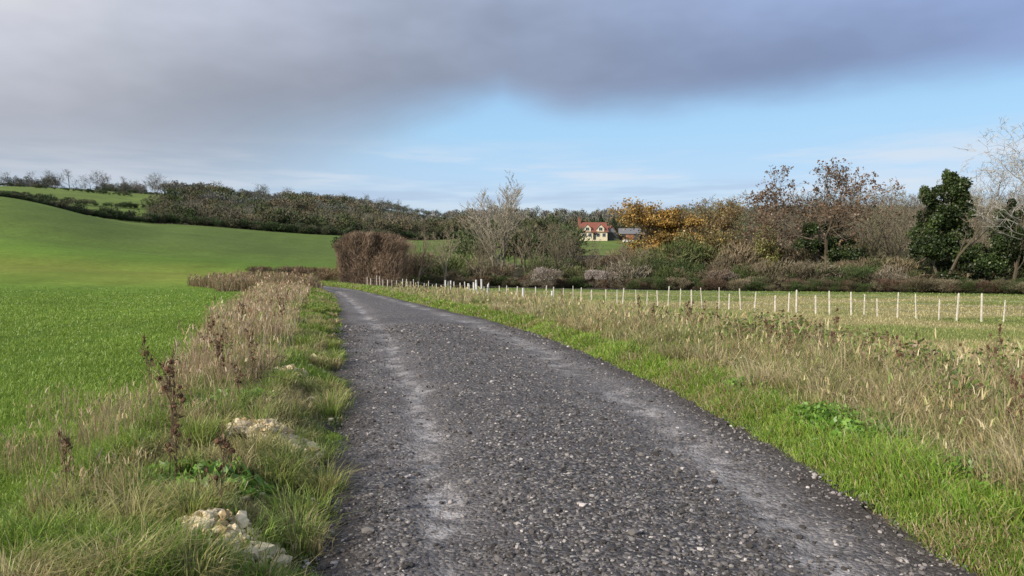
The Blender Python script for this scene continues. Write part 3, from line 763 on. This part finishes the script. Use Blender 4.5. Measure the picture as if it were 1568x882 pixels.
for (px_,Yd,h) in ((731,37,1.1),(738,38,1.2),(746,37.5,.95),(725,40,1.0),(717,40,.9),(690,44,1.0),(682,45,1.0),(802,37,1.0),(845,36,1.0)):
    guard((px_-784)/F*Yd,Yd,h,.048)
# ---------------------------------------------------------------- dead seed-head plants
def deadplant(name,x,y,Ht,seed,col=(.13,.085,.06),spread=.5,nh=14,lean=(0,0)):
    rs=np.random.default_rng(seed)
    A,T=grow(rs,Ht,stems=1,trunk=.45,spread=spread,nch=(7,3),ratio=.35,up=.5,r0=.006,rmin=.0018,wob=.08,lean=lean)
    A[:,6:]=np.clip(A[:,6:],.0015,.006)
    parts=[segmesh(A,np.array(col),.0001)]
    tp=T[rs.integers(0,len(T),nh)]
    c=palette(nh,[(.10,.055,.04),(.15,.085,.055)])
    parts.append(rocks(tp,rs.uniform(.009,.018,nh),c,1,.3,1.2))
    n=nh*24;i=rs.integers(0,nh,n);parts.append(leaves(tp[i]+rs.normal(0,.010,(n,3)),rs.uniform(.012,.022,n),palette(n,[(.12,.07,.05),(.17,.11,.07)]),aspect=.3))
    n=40;P=A[rs.integers(0,len(A),n),:3]
    parts.append(leaves(P+rs.normal(0,.015,(n,3)),rs.uniform(.02,.05,n),palette(n,[(.2,.14,.09),(.14,.1,.06)]),aspect=.35))
    V,Fc,C=cat(parts);mesh_obj(name,place(V,x,y),Fc,M_twig,C)
deadplant("dead_burdock",-2.2,4.7,.92,1,nh=10,lean=(.05,0),spread=.4)
deadplant("dead_burdock",-2.05,4.45,.6,2,nh=9,lean=(.1,0))
deadplant("dead_burdock",-2.35,5.1,.75,3,nh=8)
deadplant("dead_dock_plant",-1.62,4.0,.55,4,nh=10)
deadplant("dead_dock_plant",-2.6,4.3,.45,6,nh=5)
deadplant("dead_dock_plant",-3.4,8.8,.7,5,nh=5,spread=.9)
for i in range(16):
    yy=float(logY(1,7,24)[0]);deadplant("dead_hogweed",float(xl(yy))-U(.8,2.0),yy,U(.45,.8),20+i,nh=10,col=(.17,.115,.08))
for i in range(38):
    yy=float(logY(1,4.8,26)[0]);deadplant("dead_hogweed",float(xr(yy))+U(1.3,6),yy,U(.5,.95),60+i,nh=12,col=(.17,.12,.08))
def canes(name,x,y,n,ln,seed,col):
    rs=np.random.default_rng(seed);sg=[]
    for c in range(n):
        a=rs.uniform(0,6.28);p=np.array([rs.normal(0,.35),rs.normal(0,.35),0]);L_=ln*rs.uniform(.4,1.1);v=nrm(np.array([math.cos(a),math.sin(a),rs.uniform(.6,1.5)]))
        for k in range(10):
            v=nrm(v+np.array([0,0,-.18])+rs.normal(0,.09,3));q=p+v*L_/10
            sg.append([*p,*q,.004,.0035])
            if rs.uniform()<.5:
                w=nrm(v+rs.normal(0,.8,3));sg.append([*q,*(q+w*rs.uniform(.05,.2)),.0025,.0015])
            p=q
    V,Fc,C=segmesh(sg,np.array(col),.0001);mesh_obj(name,place(V,x,y),Fc,M_twig,C)
canes("briar_canes",-3.2,8.6,14,1.0,1,(.15,.10,.08))
canes("briar_canes",5.4,9.2,40,1.7,2,(.22,.15,.10))
canes("briar_canes",5.2,13.5,40,2.0,3,(.22,.15,.10))
canes("briar_canes",8.6,12.3,30,1.8,4,(.22,.15,.10))
canes("briar_canes",3.9,7.2,16,1.1,5,(.27,.2,.13))
canes("briar_canes",4.6,5.6,14,1.0,6,(.27,.2,.13))
# ---------------------------------------------------------------- farmhouse
M_cream=simple("cream_render",(.76,.66,.47),.85,2,.06)
M_tile=simple("red_clay_tiles",(.24,.085,.06),.8,6,.35,.3)
M_brick=simple("brick",(.25,.11,.07),.85,8,.3)
M_win=simple("window_glass",(.03,.035,.04),.15,2,.1)
M_white=simple("white_paint",(.78,.78,.75),.5,2,.04)
M_dark=simple("dark_weatherboard",(.045,.043,.042),.8,5,.3)
M_slate=simple("slate_roof",(.16,.165,.18),.6,5,.2)
def pyd(name,V,Fs,mat,par):
    me=bpy.data.meshes.new(name);me.from_pydata([tuple(v) for v in V],[],Fs);me.update();me.materials.append(mat)
    o=bpy.data.objects.new(name,me);S.collection.objects.link(o);o.parent=par;return o
def box(name,x0,x1,y0,y1,z0,z1,mat,par):
    V=[(x,y,z) for z in (z0,z1) for (x,y) in ((x0,y0),(x1,y0),(x1,y1),(x0,y1))]
    return pyd(name,V,[(3,2,1,0),(4,5,6,7),(0,1,5,4),(1,2,6,5),(2,3,7,6),(3,0,4,7)],mat,par)
def gableX(name,x0,x1,y0,y1,ze,zr,mat,par,t=.15,hip=0):
    ym=(y0+y1)/2;V=[(x0,y0,ze),(x1,y0,ze),(x1,y1,ze),(x0,y1,ze),(x0+hip,ym,zr),(x1-hip,ym,zr)]
    V+=[(x,y,z-t) for x,y,z in V]
    return pyd(name,V,[(0,1,5,4),(2,3,4,5),(0,4,3),(1,2,5),(6,10,11,7),(8,11,10,9),(0,6,7,1),(2,8,9,3)],mat,par)
def gableY(name,x0,x1,y0,y1,ze,zr,mat,par,t=.15):
    xm=(x0+x1)/2;V=[(x0,y0,ze),(xm,y0,zr),(x1,y0,ze),(x0,y1,ze),(xm,y1,zr),(x1,y1,ze)]
    V+=[(x,y,z-t) for x,y,z in V]
    return pyd(name,V,[(0,1,4,3),(1,2,5,4),(6,9,10,7),(7,10,11,8),(0,6,7,1),(1,7,8,2),(3,4,10,9),(4,5,11,10),(0,3,9,6),(2,8,11,5)],mat,par)
def pent(name,x0,x1,y0,y1,z0,ze,zr,mat,par):
    xm=(x0+x1)/2;A=[(x0,z0),(x1,z0),(x1,ze),(xm,zr),(x0,ze)]
    V=[(x,y0,z) for x,z in A]+[(x,y1,z) for x,z in A]
    return pyd(name,V,[(0,1,2,3,4),(9,8,7,6,5),(0,5,6,1),(1,6,7,2),(2,7,8,3),(3,8,9,4),(4,9,5,0)],mat,par)
def window(par,x,z,w,h,y):
    box("window_frame",x-w/2-.08,x+w/2+.08,y-.06,y+.05,z-.08,z+h+.08,M_white,par)
    box("window_pane",x-w/2,x-.04,y-.09,y-.05,z,z+h,M_win,par);box("window_pane",x+.04,x+w/2,y-.09,y-.05,z,z+h,M_win,par)
hx=(910-784)/F*282;hy=282
E=bpy.data.objects.new("farmhouse",None);S.collection.objects.link(E);E.location=(hx,hy,float(H(hx,hy))+.9);E.rotation_euler=(0,0,math.radians(6));E.scale=(1.05,1.05,1.05)
box("walls",-4.8,4.8,0,6.5,-1.5,2.7,M_cream,E)
pyd("gable_walls",[(-4.79,0,2.7),(-4.79,6.5,2.7),(-4.79,3.25,5.9),(4.79,0,2.7),(4.79,6.5,2.7),(4.79,3.25,5.9)],[(0,2,1),(3,4,5)],M_cream,E)
gableX("roof",-5.2,5.2,-.35,6.85,2.45,6.1,M_tile,E)
for gx_ in (-2.7,2.2):
    pent("dormer_wall",gx_-1.35,gx_+1.35,-.25,2.6,2.2,3.75,5.1,M_cream,E)
    gableY("dormer_roof",gx_-1.65,gx_+1.65,-.5,2.8,3.55,5.35,M_tile,E)
    window(E,gx_,2.9,1.2,1.1,-.26)
for gx_ in (-3.6,-1.7,1.3,3.5): window(E,gx_,.7,1.1,1.2,-.02)
box("door",-.5,.5,-.1,.0,-.4,1.8,M_dark,E)
box("porch_roof",-.9,.9,-1.0,-.01,2.0,2.12,M_tile,E)
box("chimney",-5.3,-4.5,2.6,3.9,-1,7.3,M_brick,E);box("chimney_cap",-5.4,-4.4,2.5,4.0,7.3,7.5,M_brick,E)
box("chimney_pot",-5.1,-4.8,3.0,3.3,7.5,7.95,M_tile,E)
box("side_wing_walls",4.9,8.6,2.0,8.5,-1.5,2.4,M_dark,E)
pyd("side_wing_gable",[(4.9,2.0,2.4),(8.6,2.0,2.4),(6.75,2.0,4.6)],[(0,1,2)],M_slate,E)
gableY("side_wing_roof",4.85,8.9,1.7,8.8,2.2,4.9,M_tile,E)
B=bpy.data.objects.new("barn",None);S.collection.objects.link(B);bx=(964-784)/F*292;B.location=(bx,292,float(H(bx,292))+.7);B.rotation_euler=(0,0,math.radians(-8))
box("walls",-4,4,0,6,-1.5,1.9,M_dark,B);gableX("roof",-4.4,4.4,-.4,6.4,1.8,4.1,M_slate,B)
box("door",-1.5,1.5,-.08,-.01,-1,1.4,M_brick,B);box("lean_to_walls",4.05,7,1,5,-1.5,1.5,M_dark,B);gableX("lean_to_roof",4.45,7.3,.7,5.3,1.5,2.6,M_slate,B)
CAR=bpy.data.objects.new("parked_car",None);S.collection.objects.link(CAR);cx_=(961-784)/F*262;CAR.location=(cx_,262,float(H(cx_,262))+.05);CAR.scale=(.9,.9,.9)
M_car=simple("white_car_paint",(.75,.75,.76),.25,2,.02);M_tyre=simple("tyre",(.02,.02,.02),.9,5,.1)
prof=[(-2.1,.35),(2.1,.35),(2.15,.75),(1.95,.9),(1.1,1.0),(.55,1.42),(-1.2,1.45),(-1.9,1.0),(-2.15,.8)]
k=len(prof);V=[(x,-.85,z) for x,z in prof]+[(x,.85,z) for x,z in prof]
pyd("body",V,[tuple(range(k)),tuple(range(2*k-1,k-1,-1))]+[(i,i+k,(i+1)%k+k,(i+1)%k) for i in range(k)],M_car,CAR)
pyd("side_windows",[(.9,-.86,1.0),(.5,-.86,1.34),(-1.1,-.86,1.36),(-1.6,-.86,1.0)],[(0,1,2,3)],M_win,CAR)
for wx in (-1.35,1.3):
    for wy in (-.8,.8):
        bpy.ops.mesh.primitive_cylinder_add(radius=.33,depth=.22,location=(wx,wy,.33),rotation=(math.pi/2,0,0),vertices=20)
        o=bpy.context.object;o.name="wheel";o.data.materials.append(M_tyre);o.parent=CAR
for i,(p,yd,h) in enumerate(((868,300,7),(985,318,9),(1000,322,8),(940,330,10),(920,335,11),(955,338,9))):
    n=900;z=rng.uniform(.05,1,n)**.8;r=(1-z)*.32*h*rng.uniform(.5,1.1,n)*(1+.25*np.sin(z*40));a=U(0,6.28,n)
    P=np.stack([r*np.cos(a),r*np.sin(a),z*h],1)
    V,Fc,C=leaves(P,U(.4,.8,n),palette(n,[(.035,.05,.025),(.045,.065,.03)]))
    V2,F2,C2=segmesh([[0,0,-.3,0,0,h*.9,.15,.03]],np.array([.08,.06,.04]),.01)
    V,Fc,C=cat([(V,Fc,C),(V2,F2,C2)]);mesh_obj("conifer_tree",place(V,(p-784)/F*yd,yd),Fc,M_leaf,C)
# ---------------------------------------------------------------- light & sky
sd=np.array([-.72,-.60,0]);sd/=np.linalg.norm(sd);el=math.radians(26)
sdir=np.array([sd[0]*math.cos(el),sd[1]*math.cos(el),math.sin(el)])
ld=bpy.data.lights.new("sun",'SUN');ld.energy=4.9;ld.angle=math.radians(.7);ld.color=(1,.91,.77)
lo=bpy.data.objects.new("sun",ld);S.collection.objects.link(lo)
from mathutils import Vector
lo.rotation_euler=Vector(sdir).to_track_quat('Z','Y').to_euler()
W=bpy.data.worlds.new("World");S.world=W;W.use_nodes=True;nt=W.node_tree
bg=nt.nodes['Background'];
sky=N(nt,'ShaderNodeTexSky',sky_type='NISHITA');sky.sun_disc=False;sky.sun_elevation=el;sky.sun_rotation=math.atan2(sd[0],sd[1])%(2*math.pi)
tc=N(nt,'ShaderNodeTexCoord');sep=N(nt,'ShaderNodeSeparateXYZ');nt.links.new(tc.outputs['Generated'],sep.inputs[0])
def M(op,a,b=None,c=None,cl=False):
    n=N(nt,'ShaderNodeMath',operation=op,use_clamp=cl)
    for i,v in enumerate((a,b,c)):
        if v is None: continue
        if isinstance(v,(int,float)): n.inputs[i].default_value=v
        else: nt.links.new(v,n.inputs[i])
    return n.outputs[0]
def MR(x,a0,a1,b0=0,b1=1):
    n=N(nt,'ShaderNodeMapRange',interpolation_type='SMOOTHSTEP')
    for i,v in enumerate((a0,a1,b0,b1)): n.inputs[i+1].default_value=v
    nt.links.new(x,n.inputs[0]);return n.outputs[0]
def RAMP(x,els):
    r=N(nt,'ShaderNodeValToRGB');e=r.color_ramp.elements
    e[0].position=els[0][0];e[0].color=(*els[0][1],1);e[1].position=els[-1][0];e[1].color=(*els[-1][1],1)
    for p,c in els[1:-1]:
        q=e.new(p);q.color=(*c,1)
    nt.links.new(x,r.inputs[0]);return r.outputs[0]
def MIX(f,a,b,mode='MIX'):
    n=N(nt,'ShaderNodeMix',data_type='RGBA',blend_type=mode)
    if isinstance(f,(int,float)): n.inputs[0].default_value=f
    else: nt.links.new(f,n.inputs[0])
    for s,v in ((n.inputs[6],a),(n.inputs[7],b)):
        if isinstance(v,tuple): s.default_value=(*v,1)
        else: nt.links.new(v,s)
    return n.outputs[2]
az=M('ARCTAN2',sep.outputs[0],sep.outputs[1])
elv=M('ARCSINE',sep.outputs[2])
azn=M('MULTIPLY_ADD',az,1/1.6,.5,True)
def NZ(scale,vec,det=3,ro=.55):
    n=N(nt,'ShaderNodeTexNoise');n.inputs['Scale'].default_value=scale;n.inputs['Detail'].default_value=det;n.inputs['Roughness'].default_value=ro
    nt.links.new(vec,n.inputs['Vector']);return n.outputs[0]
cmb=N(nt,'ShaderNodeCombineXYZ');nt.links.new(az,cmb.inputs[0]);nt.links.new(M('MULTIPLY',elv,2.2),cmb.inputs[1])
cv=cmb.outputs[0]
cmb2=N(nt,'ShaderNodeCombineXYZ');nt.links.new(M('MULTIPLY',az,1.0),cmb2.inputs[0]);nt.links.new(M('MULTIPLY',elv,9),cmb2.inputs[1]);cv2=cmb2.outputs[0]
def A(px): return (math.atan((px-784)/F))/1.6+.5
edge=RAMP(azn,[(0,(.12,)*3),(A(0),(.118,)*3),(A(300),(.145,)*3),(A(500),(.175,)*3),(A(680),(.215,)*3),(A(770),(.238,)*3),(A(870),(.212,)*3),(A(1200),(.215,)*3),(A(1568),(.228,)*3)])
n1=NZ(3.0,cv,4);n2=NZ(9,cv,3);n3=NZ(2.6,cv2,4,.6)
off=M('ADD',M('MULTIPLY',M('SUBTRACT',n1,.5),.05),M('MULTIPLY',M('SUBTRACT',n2,.5),.022))
dd=M('ADD',M('SUBTRACT',elv,edge),off)
soft=MR(azn,A(250),A(800),.085,.032)
cm=N(nt,'ShaderNodeMapRange',interpolation_type='SMOOTHSTEP')
nt.links.new(dd,cm.inputs[0]);nt.links.new(M('MULTIPLY',soft,-1.0),cm.inputs[1]);nt.links.new(soft,cm.inputs[2])
cmask=cm.outputs[0]
nish=MIX(1.0,sky.outputs[0],(.12,.12,.12),'MULTIPLY')
eln=M('MULTIPLY',elv,2.0,None,True)
clear=RAMP(eln,[(0,(.68,.77,.88)),(.14,(.62,.75,.91)),(.24,(.50,.72,.98)),(.36,(.42,.71,1.0)),(.5,(.36,.62,.96)),(1,(.15,.3,.65))])
clearL=RAMP(eln,[(0,(.62,.71,.82)),(.15,(.52,.65,.81)),(.35,(.42,.51,.64)),(1,(.2,.35,.6))])
clr=MIX(MR(azn,A(200),A(760)),clearL,clear)
clr=MIX(.2,clr,nish)
lowc=M('MULTIPLY',MR(n3,.45,.66),M('MULTIPLY',MR(elv,.06,.09),MR(elv,.13,.18,1,0)))
clr=MIX(M('MULTIPLY',lowc,.65),clr,(.74,.79,.87))
dk=M('MULTIPLY',MR(n3,.40,.52,1,0),M('MULTIPLY',MR(elv,.06,.085),MR(elv,.10,.125,1,0)))
clr=MIX(M('MULTIPLY',dk,.45),clr,(.42,.52,.72))
cloudH=RAMP(azn,[(0,(.49,.51,.57)),(A(100),(.45,.47,.54)),(A(400),(.365,.40,.485)),(A(750),(.295,.35,.475)),(A(1100),(.27,.345,.53)),(A(1568),(.28,.38,.63)),(1,(.30,.40,.64))])
lift=MR(dd,0.02,.18,.93,1.3)
cl3=N(nt,'ShaderNodeVectorMath',operation='SCALE');nt.links.new(cloudH,cl3.inputs[0]);nt.links.new(M('MULTIPLY',lift,MR(n1,.3,.7,.90,1.12)),cl3.inputs['Scale'])
bright=M('MULTIPLY',MR(azn,A(-50),A(220),1,0),M('MULTIPLY',MR(elv,.25,.34),MR(n2,.35,.6,.4,1)))
cc=MIX(M('MULTIPLY',bright,.9),cl3.outputs[0],(.88,.87,.85))
cc=MIX(MR(elv,.45,.9),cc,(.46,.50,.58))
final=MIX(cmask,clr,cc)
nt.links.new(final,bg.inputs['Color']);bg.inputs['Strength'].default_value=1.0
# ---------------------------------------------------------------- camera
cd=bpy.data.cameras.new("camera");cd.sensor_width=36;cd.lens=F/1568*36;cd.clip_end=6000;cd.clip_start=.05
co=bpy.data.objects.new("camera",cd);S.collection.objects.link(co);co.location=(0,0,1.6)
co.rotation_euler=(math.radians(90-1.57),0,0);S.camera=co
S.view_settings.view_transform='Standard';S.view_settings.look='None';S.view_settings.exposure=0
